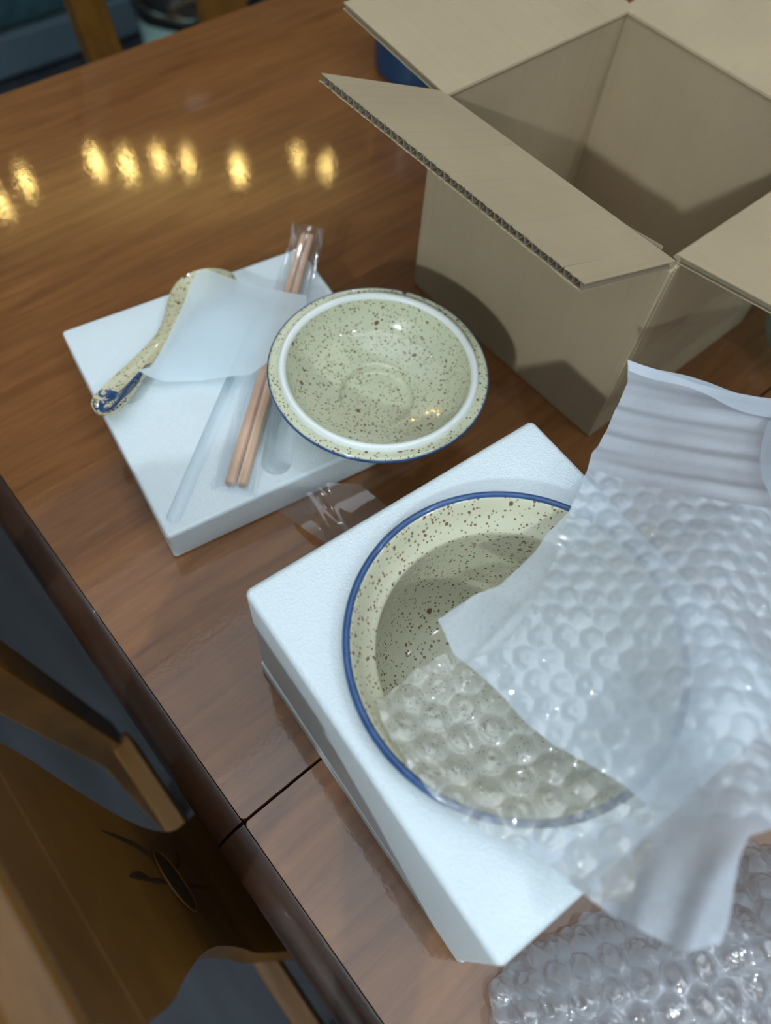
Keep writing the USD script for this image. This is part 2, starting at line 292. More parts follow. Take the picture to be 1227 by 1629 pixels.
flap_film = bubble('bubble_flap_film', 0.56, 0.34, (0.84, 0.83, 0.79), 0.06, 0.075)
bubble_film_thick = bubble('folded_bubble_film', 0.44, 0.20, (0.72, 0.75, 0.84), 0.06, 0.12)
clear_film = film('clear_film', haze=0.05, rough=0.07, bump=0.1, bscale=120)
tape_film = film('tape_film', haze=0.10, rough=0.09, bump=0.1, bscale=90)
sheet_foam = film('thin_foam_sheet', haze=0.68, rough=0.35, refl=0.03, bump=0.35, bscale=600, white=(0.78, 0.85, 0.95), translucent=0.45)
tissue_foam = film('foam_tissue', haze=0.80, rough=0.4, refl=0.03, bump=0.3, bscale=700, white=(0.80, 0.90, 0.96), translucent=0.4)
glass_mat = film('clear_glass', tint=(0.80, 0.90, 0.88), haze=0.07, rough=0.04, refl=0.07, white=(0.6, 0.75, 0.72))
mint_mat = plain('mint_plastic', (0.30, 0.46, 0.42), 0.5)
bag_mat = noisy('black_bag', (0.008, 0.009, 0.010), (0.02, 0.022, 0.024), 30, rough=0.3)
mug_mat = plain('blue_enamel', (0.010, 0.040, 0.095), 0.35)
lamp_body = plain('lamp_white', (0.8, 0.8, 0.8), 0.4)
def glow(name, color, strength): return M(name, {'e': ('emission', {'color': color, 'strength': strength})}, [], 'e.emission')

# ------------------------------------------------------------------ the room
X0, X1, Y0, Y1 = -8.0, 9.5, -7.5, 10.5
obj('floor', box(X0, X1, Y0, Y1, ZF - 0.1, ZF), floor_mat, kind='structure', smooth=False, label='dark blue-grey floor with faint streaks under the table')
obj('ceiling', box(X0, X1, Y0, Y1, ZC, ZC + 0.1), ceil_mat, kind='structure', smooth=False, label='plain white ceiling')
obj('wall_left', box(X0 - 0.2, X0, Y0, Y1, ZF, ZC), wall_mat, kind='structure', smooth=False, label='plain pale wall left of the table')
obj('wall_right', box(X1, X1 + 0.2, Y0, Y1, ZF, ZC), wall_mat, kind='structure', smooth=False, label='plain pale wall right of the table')
obj('wall_back', box(X0, X1, Y1, Y1 + 0.2, ZF, ZC), wall_mat, kind='structure', smooth=False, label='plain pale wall beyond the far sofa')
obj('wall_front', box(X0, X1, Y0 - 0.2, Y0, ZF, ZC), wall_mat, kind='structure', smooth=False, label='plain pale wall behind the camera')

# ------------------------------------------------------------------ table
TX1, TY1, TY0, SEAM = 2.25, 1.698, -1.15, 0.1735
table = thing('dining_table', (1.1, 0.3, ZF), 'glossy reddish-brown wooden dining table under the box and foam packing', 'table')
def top_board(y0, y1, r=0.007):
    p = Polygon([(-0.006, y0), (TX1, y0), (TX1, y1), (-0.006, y1)]).buffer(-r).buffer(r, 8)
    m = trimesh.creation.extrude_polygon(p, 0.058, engine='earcut'); m.apply_translation((0, 0, -0.058))
    man = manifold3d.Manifold(manifold3d.Mesh(np.array(m.vertices, np.float32), np.array(m.faces, np.uint32)))
    a = np.array(p.exterior.coords)[:-1]; q = np.array(p.buffer(-0.0010).exterior.coords)[:-1]
    return hull(np.vstack([np.c_[a, np.full(len(a), -0.004)], np.c_[a, np.full(len(a), -0.058)], np.c_[q, np.zeros(len(q))]]))
obj('top_board', top_board(SEAM + 0.0010, TY1), table_wood, table)
obj('top_board', top_board(TY0, SEAM - 0.0010), table_wood, table)
def moulding(y0, y1, extra=0.0):
    prof = np.array([(-0.0065, -0.001), (-0.018, -0.003), (-0.030, -0.009), (-0.040, -0.018), (-0.046, -0.030), (-0.047, -0.042), (-0.044 - extra, -0.054), (-0.046 - extra, -0.058), (-0.047 - extra, -0.064), (-0.043 - extra, -0.070), (-0.0065, -0.070)])
    n = len(prof); v = np.vstack([np.c_[prof[:, 0], np.full(n, y), prof[:, 1]] for y in (y0, y1)])
    f = [(i, (i + 1) % n, n + (i + 1) % n, n + i) for i in range(n)]
    m = trimesh.Trimesh(*VF((v, np.array(f))), process=False)
    c0, c1 = [(0, i + 1, i) for i in range(1, n - 1)], [(n, n + i, n + i + 1) for i in range(1, n - 1)]
    return v, np.vstack([m.faces, c0, c1])
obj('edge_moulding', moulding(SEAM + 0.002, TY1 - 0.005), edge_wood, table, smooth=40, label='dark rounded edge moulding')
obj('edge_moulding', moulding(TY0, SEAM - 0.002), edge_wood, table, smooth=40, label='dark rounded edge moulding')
obj('apron', box(0.10, 0.14, TY0 + 0.1, TY1 - 0.1, -0.25, -0.058), edge_wood, table, smooth=False)
obj('apron', box(0.14, TX1 - 0.14, TY1 - 0.16, TY1 - 0.12, -0.25, -0.058), edge_wood, table, smooth=False)
for x in (0.16, TX1 - 0.16):
    for y in (TY0 + 0.16, TY1 - 0.2):
        obj('leg', rbox(x - 0.07, x + 0.07, y - 0.07, y + 0.07, ZF, -0.058, 0.01), edge_wood, table)

# ------------------------------------------------------------------ near chair, pushed under the table's left edge
CYC = 0.205
def back_x(z):
    k = min(max((-0.50 - z) / 0.28, 0), 1); return -0.105 - 0.0474 * (z + 0.7) + 0.052 * k * k * (3 - 2 * k)
def make_chair(name, label):
    t = thing(name, (-0.1, CYC, ZF), label, 'chair')
    splat = [(0.150, 0.26), (0.146, 0.16), (0.128, 0.05), (0.110, -0.08), (0.102, -0.20), (0.105, -0.32), (0.116, -0.44), (0.135, -0.56), (0.158, -0.66), (0.180, -0.76), (0.185, -0.86), (0.185, -1.02)]
    sp = smooth_profile(splat, 5)
    nrm = np.array([1.0, 0, 0.0474]); nrm /= np.linalg.norm(nrm)
    n = len(sp); cols = np.linspace(-1, 1, 9)
    fv = np.array([(back_x(z), CYC + w * c, z) for w, z in sp for c in cols]); bv_ = fv - np.array([0.024, 0, 0]); N = len(fv); q = []
    for i in range(n - 1):
        for j in range(8):
            a = i * 9 + j; q += [(a, a + 9, a + 10, a + 1), (N + a, N + a + 1, N + a + 10, N + a + 9)]
        for j in (0, 8): a = i * 9 + j; q.append((a, N + a, N + a + 9, a + 9) if j == 0 else (a, a + 9, N + a + 9, N + a))
    for i in (0, n - 1):
        for j in range(8): a = i * 9 + j; q.append((a, a + 1, N + a + 1, N + a) if i == 0 else (a, N + a, N + a + 1, a + 1))
    sm_ = trimesh.Trimesh(*VF((np.vstack([fv, bv_]), np.array(q))), process=False); trimesh.repair.fix_normals(sm_)
    obj('splat', sm_, chair_wood, t, smooth=25)
    s = list(t.GetChildren())[-1]
    c = np.array([back_x(-0.215), CYC + 0.004, -0.215]); a = np.linspace(0, 2 * np.pi, 41)
    ring = np.array([c + nrm * 0.003 + np.array([0, math.cos(q) * 0.052, math.sin(q) * 0.058]) + np.array([-0.0474 * math.sin(q) * 0.058, 0, 0]) for q in a])
    obj('carved_ring', tube(ring, 0.0013, 6), chair_wood, s)
    obj('carved_recess', hull(np.vstack([ring * 0.9 + c * 0.1 + nrm * 0.0005, ring * 0.9 + c * 0.1 - nrm * 0.004])), carve_dark, s, label='dark oval recess')
    for pts in ([(0.065, 0.02), (0.06, -0.06), (0.050, -0.14), (0.028, -0.19)], [(-0.06, 0.02), (-0.055, -0.07), (-0.045, -0.14), (-0.03, -0.18)], [(0.0, 0.02), (0.006, -0.03), (0.0, -0.08)],
                [(0.075, -0.40), (0.05, -0.36), (0.03, -0.30)], [(-0.085, -0.44), (-0.055, -0.37), (-0.03, -0.30)]):
        q = smooth_profile(pts, 6); L = len(q)
        obj('carved_line', tube([(back_x(z) - 0.0005, CYC + y, z) for y, z in q], 0.004 * np.sin(np.linspace(0.25, np.pi - 0.25, L)), 6), carve_dark, s, label='dark carved line')
    ZT = 0.38
    rail = rounded([(back_x(z) - d, y, z) for z in (0.250, ZT - 0.012) for d in (0.012, 0.038) for y in (CYC - 0.165, CYC + 0.165)], 0.0115)
    obj('top_rail', rail, chair_wood, t)
    for sgn in (-1, 1):
        P = [(-0.150, 0.435, -0.78), (-0.178, 0.388, 0.06), (-0.182, 0.335, 0.18), (-0.182, 0.240, 0.27), (-0.180, 0.165, 0.315)]
        P = [np.array([x, CYC + sgn * y, z]) for x, y, z in P]
        post = bar(P[0], P[1], 0.085, 0.065, 0.006)
        for a, b in zip(P[1:], P[2:]): post += bar(a, b, 0.075, 0.055, 0.006)
        obj('back_post', post, chair_wood, t)
        obj('back_leg', bar((-0.150, CYC + sgn * 0.435, -0.78), (-0.20, CYC + sgn * 0.44, ZF + 0.006), 0.085, 0.065, 0.006), chair_wood, t)
        obj('front_leg', bar((0.75, CYC + sgn * 0.42, -0.76), (0.76, CYC + sgn * 0.42, ZF + 0.006), 0.08, 0.08, 0.006), chair_wood, t)
    obj('lower_rail', rbox(-0.142, -0.098, CYC - 0.41, CYC + 0.41, -0.80, -0.705, 0.006), chair_wood, t)
    obj('seat', rbox(-0.045, 0.82, CYC - 0.41, CYC + 0.41, -0.76, -0.70, 0.006), chair_wood, t)
    return t
make_chair('dining_chair', 'brown wooden dining chair with carved back splat, pushed under the table edge')

# ------------------------------------------------------------------ far chair beyond the table's end
fc = thing('dining_chair', (1.17, 1.95, ZF), 'wooden dining chair seen only as posts beyond the far table edge', 'chair')
FY = 1.93
for x, dx in ((0.765, -0.05), (1.575, 0.05)):
    obj('back_post', bar((x - dx, FY - 0.06, -0.75), (x + dx * 0.2, FY + 0.03, 0.10), 0.085, 0.06, 0.006, side=(1, 0, 0)) + bar((x + dx * .2, FY + 0.03, 0.10), (x + dx, FY + 0.09, 0.36), 0.085, 0.06, 0.006, side=(1, 0, 0)), chair_wood, fc)
    obj('back_leg', bar((x - dx, FY - 0.06, -0.74), (x - dx, FY + 0.02, ZF + 0.006), 0.085, 0.06, 0.006, side=(1, 0, 0)), chair_wood, fc)
    obj('front_leg', bar((x, FY - 0.86, -0.74), (x, FY - 0.86, ZF + 0.006), 0.08, 0.08, 0.006, side=(1, 0, 0)), chair_wood, fc)
sp = [(-0.085, -0.72), (0.085, -0.72), (0.068, -0.2), (0.072, 0.05), (0.11, 0.34), (-0.11, 0.34), (-0.072, 0.05), (-0.068, -0.2)]
fs = obj('splat', prism([(1.17 + w, FY + 0.06 + 0.11 * z, z) for w, z in sp], (0, 0.04, -0.004)), chair_wood, fc, smooth=20)
obj('carved_recess', hull([np.array([1.17, FY + 0.06 + 0.11 * -0.08, -0.045]) + np.array([math.cos(a) * 0.036, d, math.sin(a) * 0.055]) for a in np.linspace(0, 6.28, 20) for d in (-0.004, 0.02)]), carve_dark, fs, label='dark oval recess')
obj('top_rail', bar((0.75, FY + 0.09, 0.35), (1.59, FY + 0.09, 0.35), 0.05, 0.12, 0.008), chair_wood, fc)
obj('seat', rbox(0.71, 1.63, FY - 0.92, FY - 0.03, -0.76, -0.70, 0.006), chair_wood, fc)

# ------------------------------------------------------------------ far background
sofa = thing('sofa', (2.5, 5.6, ZF), 'low dark teal sofa with slate base in the background', 'sofa')
obj('plinth', box(-1.0, 6.0, 4.95, 6.6, ZF, ZF + 0.03), black_mat, sofa, smooth=False, label='black recessed plinth')
obj('base', rbox(-1.0, 6.0, 4.72, 6.8, ZF + 0.03, ZF + 0.25, 0.02), slate_mat, sofa, label='slate grey base')
obj('seat_cushion', rbox(-1.0, 2.45, 4.74, 6.4, ZF + 0.25, ZF + 0.85, 0.06), teal_mat, sofa)
obj('seat_cushion', rbox(2.47, 6.0, 4.74, 6.4, ZF + 0.25, ZF + 0.85, 0.06), teal_mat, sofa)
obj('backrest', rbox(-1.0, 6.0, 6.2, 6.8, ZF + 0.25, ZF + 1.9, 0.12), teal_mat, sofa)
bn = thing('waste_bin', (2.12, 3.85, ZF), 'pale mint plastic waste bin with black liner bag beyond the table', 'bin')
bp = [(0, 0.0), (0.27, 0.0), (0.285, 0.02), (0.305, 0.64), (0.320, 0.65), (0.320, 0.68), (0.295, 0.68), (0.275, 0.05), (0, 0.05)]
BC = (2.07, 3.80, ZF)
obj('body', lathe(bp, BC, 64), mint_mat, bn)
bg = lathe(smooth_profile([(0.0, 0.50), (0.20, 0.53), (0.270, 0.60), (0.302, 0.686), (0.324, 0.692), (0.328, 0.66), (0.320, 0.62)], 5), BC, 64, closed=False)
bv = np.array(bg.vertices); bv = bv + (meshkit.noise(bv * 9)[:, None] - 0.5) * np.array([0.05, 0.05, 0.10]) * 0.6
obj('liner_bag', (bv, bg.faces), bag_mat, bn, label='crumpled black liner bag')

# ------------------------------------------------------------------ blue mug behind the box
mug = thing('mug', (1.235, 1.27, 0), 'small round blue mug half hidden behind the box flap', 'mug')
obj('body', lathe(smooth_profile([(0, 0), (0.07, 0), (0.088, 0.006), (0.094, 0.03), (0.097, 0.21), (0.095, 0.218), (0.091, 0.21), (0.088, 0.03), (0.06, 0.014), (0, 0.012)], 4), (1.235, 1.27, 0), 64), mug_mat, mug)
obj('handle', tube([(1.235 + 0.09 * math.cos(.4) + math.cos(.4) * 0.06 * math.sin(q), 1.27 + 0.09 * math.sin(.4) + math.sin(.4) * 0.06 * math.sin(q), 0.11 + 0.065 * math.cos(q)) for q in np.linspace(0, np.pi, 14)], 0.012, 8), mug_mat, mug)

# ------------------------------------------------------------------ cardboard box
BX0, BX1, BY0, BY1, BZ, TH = 0.772, 1.200, 0.302, 0.745, 0.365, 0.011
carton = thing('cardboard_box', ((BX0 + BX1) / 2, (BY0 + BY1) / 2, 0), 'open brown cardboard carton with four flaps folded outward', 'box')
def flute(a, b, inward, length, inward_b=None, amp=0.0042, period=0.0125, dens=10):    # corrugated core: waves along a-b, running "length" inward
    a, b, inward = map(lambda q: np.asarray(q, float), (a, b, inward)); inward_b = inward if inward_b is None else np.asarray(inward_b); L = np.linalg.norm(b - a); t = (b - a) / L
    n = np.cross(t, inward); n /= np.linalg.norm(n); k = int(L / period * dens)
    s = np.linspace(0, L, k); w = amp * np.sin(s / period * 2 * np.pi)
    rng = np.random.default_rng(7); w = w * (0.85 + 0.3 * np.interp(s, np.linspace(0, L, 30), rng.random(30)))
    p = a + t * s[:, None] + n * w[:, None]; q = p + (inward + (inward_b - inward) * (s / L)[:, None]) * length
    v = np.vstack([p - n * 0.0007, p + n * 0.0007, q - n * 0.0007, q + n * 0.0007])
    f = []
    for i in range(k - 1):
        f += [(i, i + 1, k + i + 1, k + i), (i, 2 * k + i, 2 * k + i + 1, i + 1), (k + i, k + i + 1, 3 * k + i + 1, 3 * k + i)]
    return v, np.array(f)
def flap(h0, h1, o1, o0, mat, wavy, seed):          # hinge h0-h1, outer edge o0-o1; two liners and a fluted core
    h0, h1, o0, o1 = map(lambda q: np.asarray(q, float), (h0, h1, o0, o1))
    n = np.cross(h1 - h0, o0 - h0); n /= np.linalg.norm(n); n = n if n[2] > 0 else -n
    rng = np.random.default_rng(seed); K = 60
    def liner(off, th):
        e = []
        for t in np.linspace(0, 1, K): e.append(h0 + (h1 - h0) * t)
        inw = (h0 - o0); inw /= np.linalg.norm(inw)
        side = [h1 + (o1 - h1) * t for t in np.linspace(0, 1, 20)[1:-1]]
        outer = [o1 + (o0 - o1) * t + inw * 0.0022 * rng.random() for t in np.linspace(0, 1, K * 2)]
        side2 = [o0 + (h0 - o0) * t for t in np.linspace(0, 1, 20)[1:-1]]
        return prism(np.array(e + side + outer + side2) + n * off, n * th)
    obj('crease', tube([h0 - n * TH / 2, (h0 + h1) / 2 - n * TH / 2, h1 - n * TH / 2], TH / 2 + 0.0002, 10), mat, carton)
    f = obj('flap', cat(liner(-0.0016, 0.0016), liner(-TH, 0.0016)), mat, carton, smooth=False)
    inw = (h0 - o0) / np.linalg.norm(h0 - o0)
    if wavy:
        m = n * (-TH / 2)
        obj('fluted_core', flute(o0 + m + inw * 0.001, o1 + m + inw * 0.001, inw, np.linalg.norm(h0 - o0) * 0.97, inward_b=(h1 - o1) / np.linalg.norm(h0 - o0)), kraft_edge, f, smooth=False)
    return f
g = 0.004
flap((BX0 + .008, BY1 - 0.004, BZ), (BX0 + .008, BY0 + g, BZ), (0.586, 0.311, 0.4345), (0.594, 0.783, 0.431), kraft_y, True, 1)
flap((BX1, BY1 - 0.010, BZ + 0.001), (BX0 + 0.006, BY1 - 0.010, BZ + 0.001), (BX0 - 0.002, BY1 + 0.212, 0.397), (BX1, BY1 + 0.212, 0.397), kraft_x, True, 2)
flap((BX1 - .010, BY0, BZ), (BX1 - .010, BY1 - 0.003, BZ), (BX1 + 0.205, BY1 - 0.003, BZ + 0.05), (BX1 + 0.205, BY0, BZ + 0.05), kraft_y, True, 3)
flap((BX0 + 0.018, BY0 + 0.009, BZ + 0.001), (BX1 + 0.002, BY0 + 0.009, BZ + 0.001), (BX1 + 0.002, BY0 - 0.208, BZ + 0.030), (BX0 + 0.022, BY0 - 0.208, BZ + 0.030), kraft_x, True, 4)
obj('side_panel', rbox(BX0, BX0 + TH, BY0, BY1, 0.0, BZ - 0.010, 0.003), kraft_y, carton)
obj('side_panel', rbox(BX1 - TH, BX1, BY0, BY1, 0.0, BZ - 0.010, 0.003), kraft_y, carton)
obj('side_panel', rbox(BX0 + TH, BX1 - TH, BY0, BY0 + TH, 0.0, BZ - 0.010, 0.003), kraft_x, carton)
obj('side_panel', rbox(BX0 + TH, BX1 - TH, BY1 - TH, BY1, 0.0, BZ - 0.010, 0.003), kraft_x, carton)
obj('bottom_panel', box(BX0 + TH, BX1 - TH, BY0 + TH, BY1 - TH, 0.001, 0.012), kraft_x, carton, smooth=False)
obj('torn_liner', rounded([(BX0 + TH + 0.001, 0.39, BZ - 0.004), (BX0 + TH + 0.008, 0.335, BZ - 0.003), (BX0 + TH + 0.001, 0.332, BZ - 0.008), (BX0 + TH + 0.001, 0.40, BZ - 0.008)], 0.001), kraft_edge, carton)

# ------------------------------------------------------------------ foam slab (cover) with grooves
def rot2(p, a, c): s, k = math.sin(a), math.cos(a); q = np.asarray(p, float) - c; return np.stack([c[0] + k * q[..., 0] - s * q[..., 1], c[1] + s * q[..., 0] + k * q[..., 1]], -1)
def slab_corners(c, hx, hy, a, z0, z1, r):
    P = rot2(np.array([(c[0] + i * (hx - r), c[1] + j * (hy - r)) for i in (-1, 1) for j in (-1, 1)]), a, np.array(c))
    return [(p[0], p[1], z) for p in P for z in (z0 + r, z1 - r)]
SZ = 0.065
def capsule(pts, r, z): return hull(np.vstack([np.array([p[0], p[1], z + r * 0.15]) + BALL * r for p in pts]))
slab = rounded(slab_corners((0.371, 0.708), 0.2155, 0.2155, math.radians(-9.3), 0.0, SZ, 0.006), 0.006)
ga, gb = at(277, 822, SZ), at(372, 600, SZ)
slab -= capsule([ga, ga + (gb - ga) * 1.5], 0.0135, SZ - 0.010)
ga, gb = at(452, 740, SZ - 0.03), at(420, 640, SZ - 0.03)
ga, gb = at(440, 735, SZ), at(470, 560, SZ)
slab -= capsule([ga, ga + (gb - ga) * 1.2], 0.023, SZ - 0.008)
obj('foam_slab', slab, foam_mat, smooth=35, label='flat white foam slab with grooves holding the spoon and chopsticks', cat='foam packing')

# ------------------------------------------------------------------ foam block with the pot's hole
FB, HZ = (0.3165, 0.0905), 0.26
block = thing('foam_block', (FB[0], FB[1], 0), 'thick square white foam block with a round hole holding the pot', 'foam packing')
PC = (0.3085, 0.0915)
ang = math.radians(-4.3)
hole = manifold3d.Manifold.cylinder(0.4, 0.150, 0.1725, 96).translate((PC[0], PC[1], 0.045))
up = rounded(slab_corners(FB, 0.206, 0.213, ang, 0.034, HZ, 0.009), 0.009) - hole
obj('upper_tray', up, foam_mat, block, smooth=35)
lowc = slab_corners((FB[0] - 0.0005, FB[1] + 0.001), 0.206, 0.2125, ang + math.radians(0.5), 0.0, 0.033, 0.004)
obj('lower_slab', rounded(lowc, 0.004) - hole, foam_mat, block, smooth=35)

# ------------------------------------------------------------------ the pot
pot = thing('stoneware_pot', (PC[0], PC[1], 0.05), 'speckled cream stoneware pot with blue rim sitting in the foam block', 'pot')
pp = [(0, 0.052), (0.09, 0.052), (0.125, 0.075), (0.146, 0.12), (0.152, 0.18), (0.160, 0.235), (0.170, 0.262), (0.1745, 0.270), (0.1735, 0.276), (0.1700, 0.277), (0.166, 0.272), (0.158, 0.259), (0.150, 0.250), (0.1455, 0.246), (0.1425, 0.241), (0.1430, 0.225), (0.1445, 0.17), (0.139, 0.12), (0.122, 0.087), (0.09, 0.070), (0.04, 0.064), (0, 0.063)]
obj('body', lathe(smooth_profile(pp, 5), (PC[0], PC[1], 0), 160), pot_glaze, pot, smooth=60)
obj('blue_rim', lathe(smooth_profile([(0.1700, 0.2765), (0.1712, 0.2792), (0.1740, 0.2805), (0.1772, 0.2790), (0.1785, 0.2750), (0.1775, 0.2700), (0.1745, 0.2680), (0.1740, 0.2740), (0.1700, 0.2765)], 4), (PC[0], PC[1], 0), 160), blue_glaze, pot, smooth=60, label='blue glazed rim')

# ------------------------------------------------------------------ the lid, upside down on the slab
LC = (0.497, 0.5275); tl = (0.001, 0.015)
lid = thing('pot_lid', (LC[0], LC[1], SZ), 'speckled stoneware lid lying upside down, with white ring and thin blue edge', 'lid')
lp = [(0, 0.072), (0.035, 0.072), (0.042, 0.068), (0.048, 0.0655), (0.053, 0.068), (0.055, 0.078), (0.070, 0.088), (0.10, 0.103), (0.128, 0.127), (0.146, 0.146), (0.157, 0.152), (0.1598, 0.1555), (0.1575, 0.1592), (0.151, 0.1590), (0.1455, 0.1580)]
li = [(0.1345, 0.1610), (0.1320, 0.1540), (0.1265, 0.140), (0.1165, 0.125), (0.107, 0.1155), (0.098, 0.1115), (0.080, 0.1045), (0.066, 0.1005), (0.0585, 0.0985), (0.0560, 0.0935), (0.0545, 0.0870), (0.049, 0.0838), (0.02, 0.0830), (0, 0.0830)]
sh = lambda pr: [(r, z - 0.0) for r, z in pr]
obj('body', lathe(np.vstack([smooth_profile(lp, 5), smooth_profile(li, 5)]), (LC[0], LC[1], 0), 160, tilt=tl), lid_glaze, lid, smooth=60)
obj('white_ring', lathe(smooth_profile([(0.1462, 0.1565), (0.1452, 0.1610), (0.1430, 0.1645), (0.1402, 0.1655), (0.1370, 0.1645), (0.1342, 0.1610), (0.1336, 0.1555)], 5), (LC[0], LC[1], 0), 160, tilt=tl), white_bisque, lid, smooth=60, label='white unglazed seating ring')
obj('blue_edge', lathe(smooth_profile([(0.1545, 0.1500), (0.1585, 0.1508), (0.1612, 0.1538), (0.1612, 0.1565), (0.1598, 0.1580), (0.1590, 0.1555), (0.1545, 0.1500)], 4), (LC[0], LC[1], 0), 160, tilt=tl), blue_glaze, lid, smooth=60, label='thin blue glazed edge')

# ------------------------------------------------------------------ chopsticks in their sleeve
def chopstick(b, t, rb, rt, label):
    b, t = np.asarray(b, float), np.asarray(t, float); k = np.linspace(0, 1, 9)
    P = [b + (t - b) * q for q in k]; r = rb + (rt - rb) * k; r[0] *= 0.90
    P = [b - (t - b) * 0.004] + P; r = np.r_[r[0] * 0.75, r]
    obj('chopstick', tube(P, r, 8), bamboo, smooth=20, label=label, cat='chopstick', group='pair of chopsticks')
CZ0, CZ1 = SZ + 0.0085, SZ + 0.034
chopstick(at(366, 768, CZ0), at(483, 375, CZ1), 0.0083, 0.0052, 'pale wooden chopstick in clear sleeve, the one nearer the spoon')
chopstick(at(385, 770, CZ0), at(495, 376, CZ1), 0.0083, 0.0052, 'pale wooden chopstick in clear sleeve, the one nearer the lid')
b0, b1 = (at(365, 768, CZ0) + at(384, 770, CZ0)) / 2, (at(483, 375, CZ1) + at(495, 376, CZ1)) / 2
ax = b1 - b0; L = np.linalg.norm(ax); ax /= L; sd = np.cross(ax, (0, 0, 1.0)); sd /= np.linalg.norm(sd); nu = np.cross(sd, ax)
nt, ns = 90, 41; v = []
for top in (1, -1):
    for i, t in enumerate(np.linspace(-0.012, L + 0.014, nt)):
        hw = 0.034 - 0.006 * t / L
        for s in np.linspace(-1, 1, ns):
            bump = 0.012 * math.exp(-(s / 0.52) ** 4) * (1 if top > 0 else -1)
            if top < 0: bump = -0.0078
            wr = 0.0022 * (meshkit.noise(np.array([t * 22, s * 3.0 + top, 3.0])) - 0.5) + 0.0022 * math.sin(s * 9 + t * 30) * (abs(s) > 0.55)
            flare = 0.014 * max(0, (t - L + 0.03) / 0.04) ** 2 * (abs(s) ** 2)
            v.append(b0 + ax * t + sd * s * hw + nu * (bump + (wr if top > 0 else abs(wr) * 0.2) + flare))
v = np.array(v); f = [(o + i * ns + j, o + i * ns + j + 1, o + (i + 1) * ns + j + 1, o + (i + 1) * ns + j) for o in (0, nt * ns) for i in range(nt - 1) for j in range(ns - 1)]
obj('plastic_sleeve', (v, np.array(f)), clear_film, smooth=True, label='crinkled clear plastic sleeve around the two chopsticks', cat='sleeve')

# ------------------------------------------------------------------ spoon
spoon = thing('ceramic_spoon', at(250, 560, SZ), 'speckled ceramic soup spoon with blue wave print on its handle', 'spoon')
cl = np.array([(157, 655, 0.100), (185, 622, 0.096), (215, 588, 0.092), (245, 553, 0.088), (268, 522, 0.084), (284, 491, 0.082), (303, 468, 0.082), (325, 456, 0.084), (350, 454, 0.088), (372, 458, 0.092)])
hw = np.array([0.0235, 0.0225, 0.0175, 0.0132, 0.0138, 0.0215, 0.0345, 0.0410, 0.0360, 0.0170])
dp = np.array([0.004, 0.005, 0.006, 0.006, 0.007, 0.011, 0.017, 0.019, 0.016, 0.006])
T = np.linspace(0, 1, len(cl)); tt = np.linspace(0, 1, 70)
from scipy.interpolate import CubicSpline
cxy = CubicSpline(T, np.array([at(*p) for p in cl]))(tt); hws = np.maximum(CubicSpline(T, hw)(tt), 0.004); dps = CubicSpline(T, dp)(tt)
hws[:6] *= np.array([0.35, 0.66, 0.83, 0.93, 0.98, 1.0]); hws[-5:] *= np.array([0.97, 0.9, 0.78, 0.6, 0.3])
tn = np.gradient(cxy, axis=0); tn[:, 2] *= 0.6; tn /= np.linalg.norm(tn, axis=1, keepdims=True)
sdv = np.cross(tn, (0, 0, 1.0)); sdv /= np.linalg.norm(sdv, axis=1, keepdims=True)
ns = 25; ss = np.linspace(-1, 1, ns)
def spoon_pt(i, s, lift=0.0): return cxy[i] + sdv[i] * s * hws[i] + np.array([0, 0, -dps[i] * (1 - s * s) + lift])
topv = np.array([spoon_pt(i, s) for i in range(70) for s in ss]); botv = topv - np.array([0, 0, 0.006]); botv[:, :2] = topv[:, :2]
botv[:, 2] = np.maximum(botv[:, 2], SZ - 0.004 + 0 * botv[:, 2])
n0 = 70 * ns; f = []
for i in range(69):
    for j in range(ns - 1):
        a = i * ns + j; f += [(a, a + 1, a + ns + 1, a + ns), (n0 + a, n0 + a + ns, n0 + a + ns + 1, n0 + a + 1)]
    for j in (0, ns - 1):
        a = i * ns + j; f += [(a, a + ns, n0 + a + ns, n0 + a)]
for i in (0, 69):
    for j in range(ns - 1): a = i * ns + j; f += [(a, n0 + a, n0 + a + 1, a + 1)]
sm = trimesh.Trimesh(*VF((np.vstack([topv, botv]), np.array(f))), process=True); trimesh.repair.fix_normals(sm)
body = obj('body', sm, spoon_glaze, spoon, smooth=70)
# the blue wave print: flat brush strokes following the handle's face (q along 0..1 of the first 38 %, s across -1..1)
def on_handle(q, s):
    x = np.clip(q * 0.36 * 69, 0, 68.999); i = int(x); w = x - i
    return spoon_pt(i, s, 0.0009) * (1 - w) + spoon_pt(i + 1, s, 0.0009) * w
def stroke(pts, width):
    q = smooth_profile(pts, 8); d = np.gradient(q, axis=0); d[:, 0] *= 4.0; d /= np.maximum(np.linalg.norm(d, axis=1, keepdims=True), 1e-9)
    k = np.linspace(0, 1, len(q)); wd = width * (0.45 + 0.55 * np.sin(np.pi * k)); v = []
    for (a, b), (da, db), w in zip(q, d, wd):
        for sg in (-1, 1): v.append(on_handle(a - sg * db * w / 4.0, np.clip(b + sg * da * w, -0.97, 0.97)))
    return np.array(v), np.array([(2 * i, 2 * i + 1, 2 * i + 3, 2 * i + 2) for i in range(len(q) - 1)])
st = []
for r in (1.0, 0.66): st.append(stroke([(0.12 + 0.085 * r * math.cos(a), 0.10 + 0.50 * r * math.sin(a)) for a in np.linspace(0.3, 4.9, 9)], 0.083))     # curling crest near the tip
for k in range(5):                                   # wave body sweeping along the lower edge
    st.append(stroke([(0.12 + 0.045 * k, 0.62 - 0.13 * k), (0.25 + 0.05 * k, 0.60 - 0.10 * k), (0.38 + 0.06 * k, 0.80 - 0.12 * k), (0.50 + 0.045 * k, 0.93 - 0.06 * k)], 0.063))
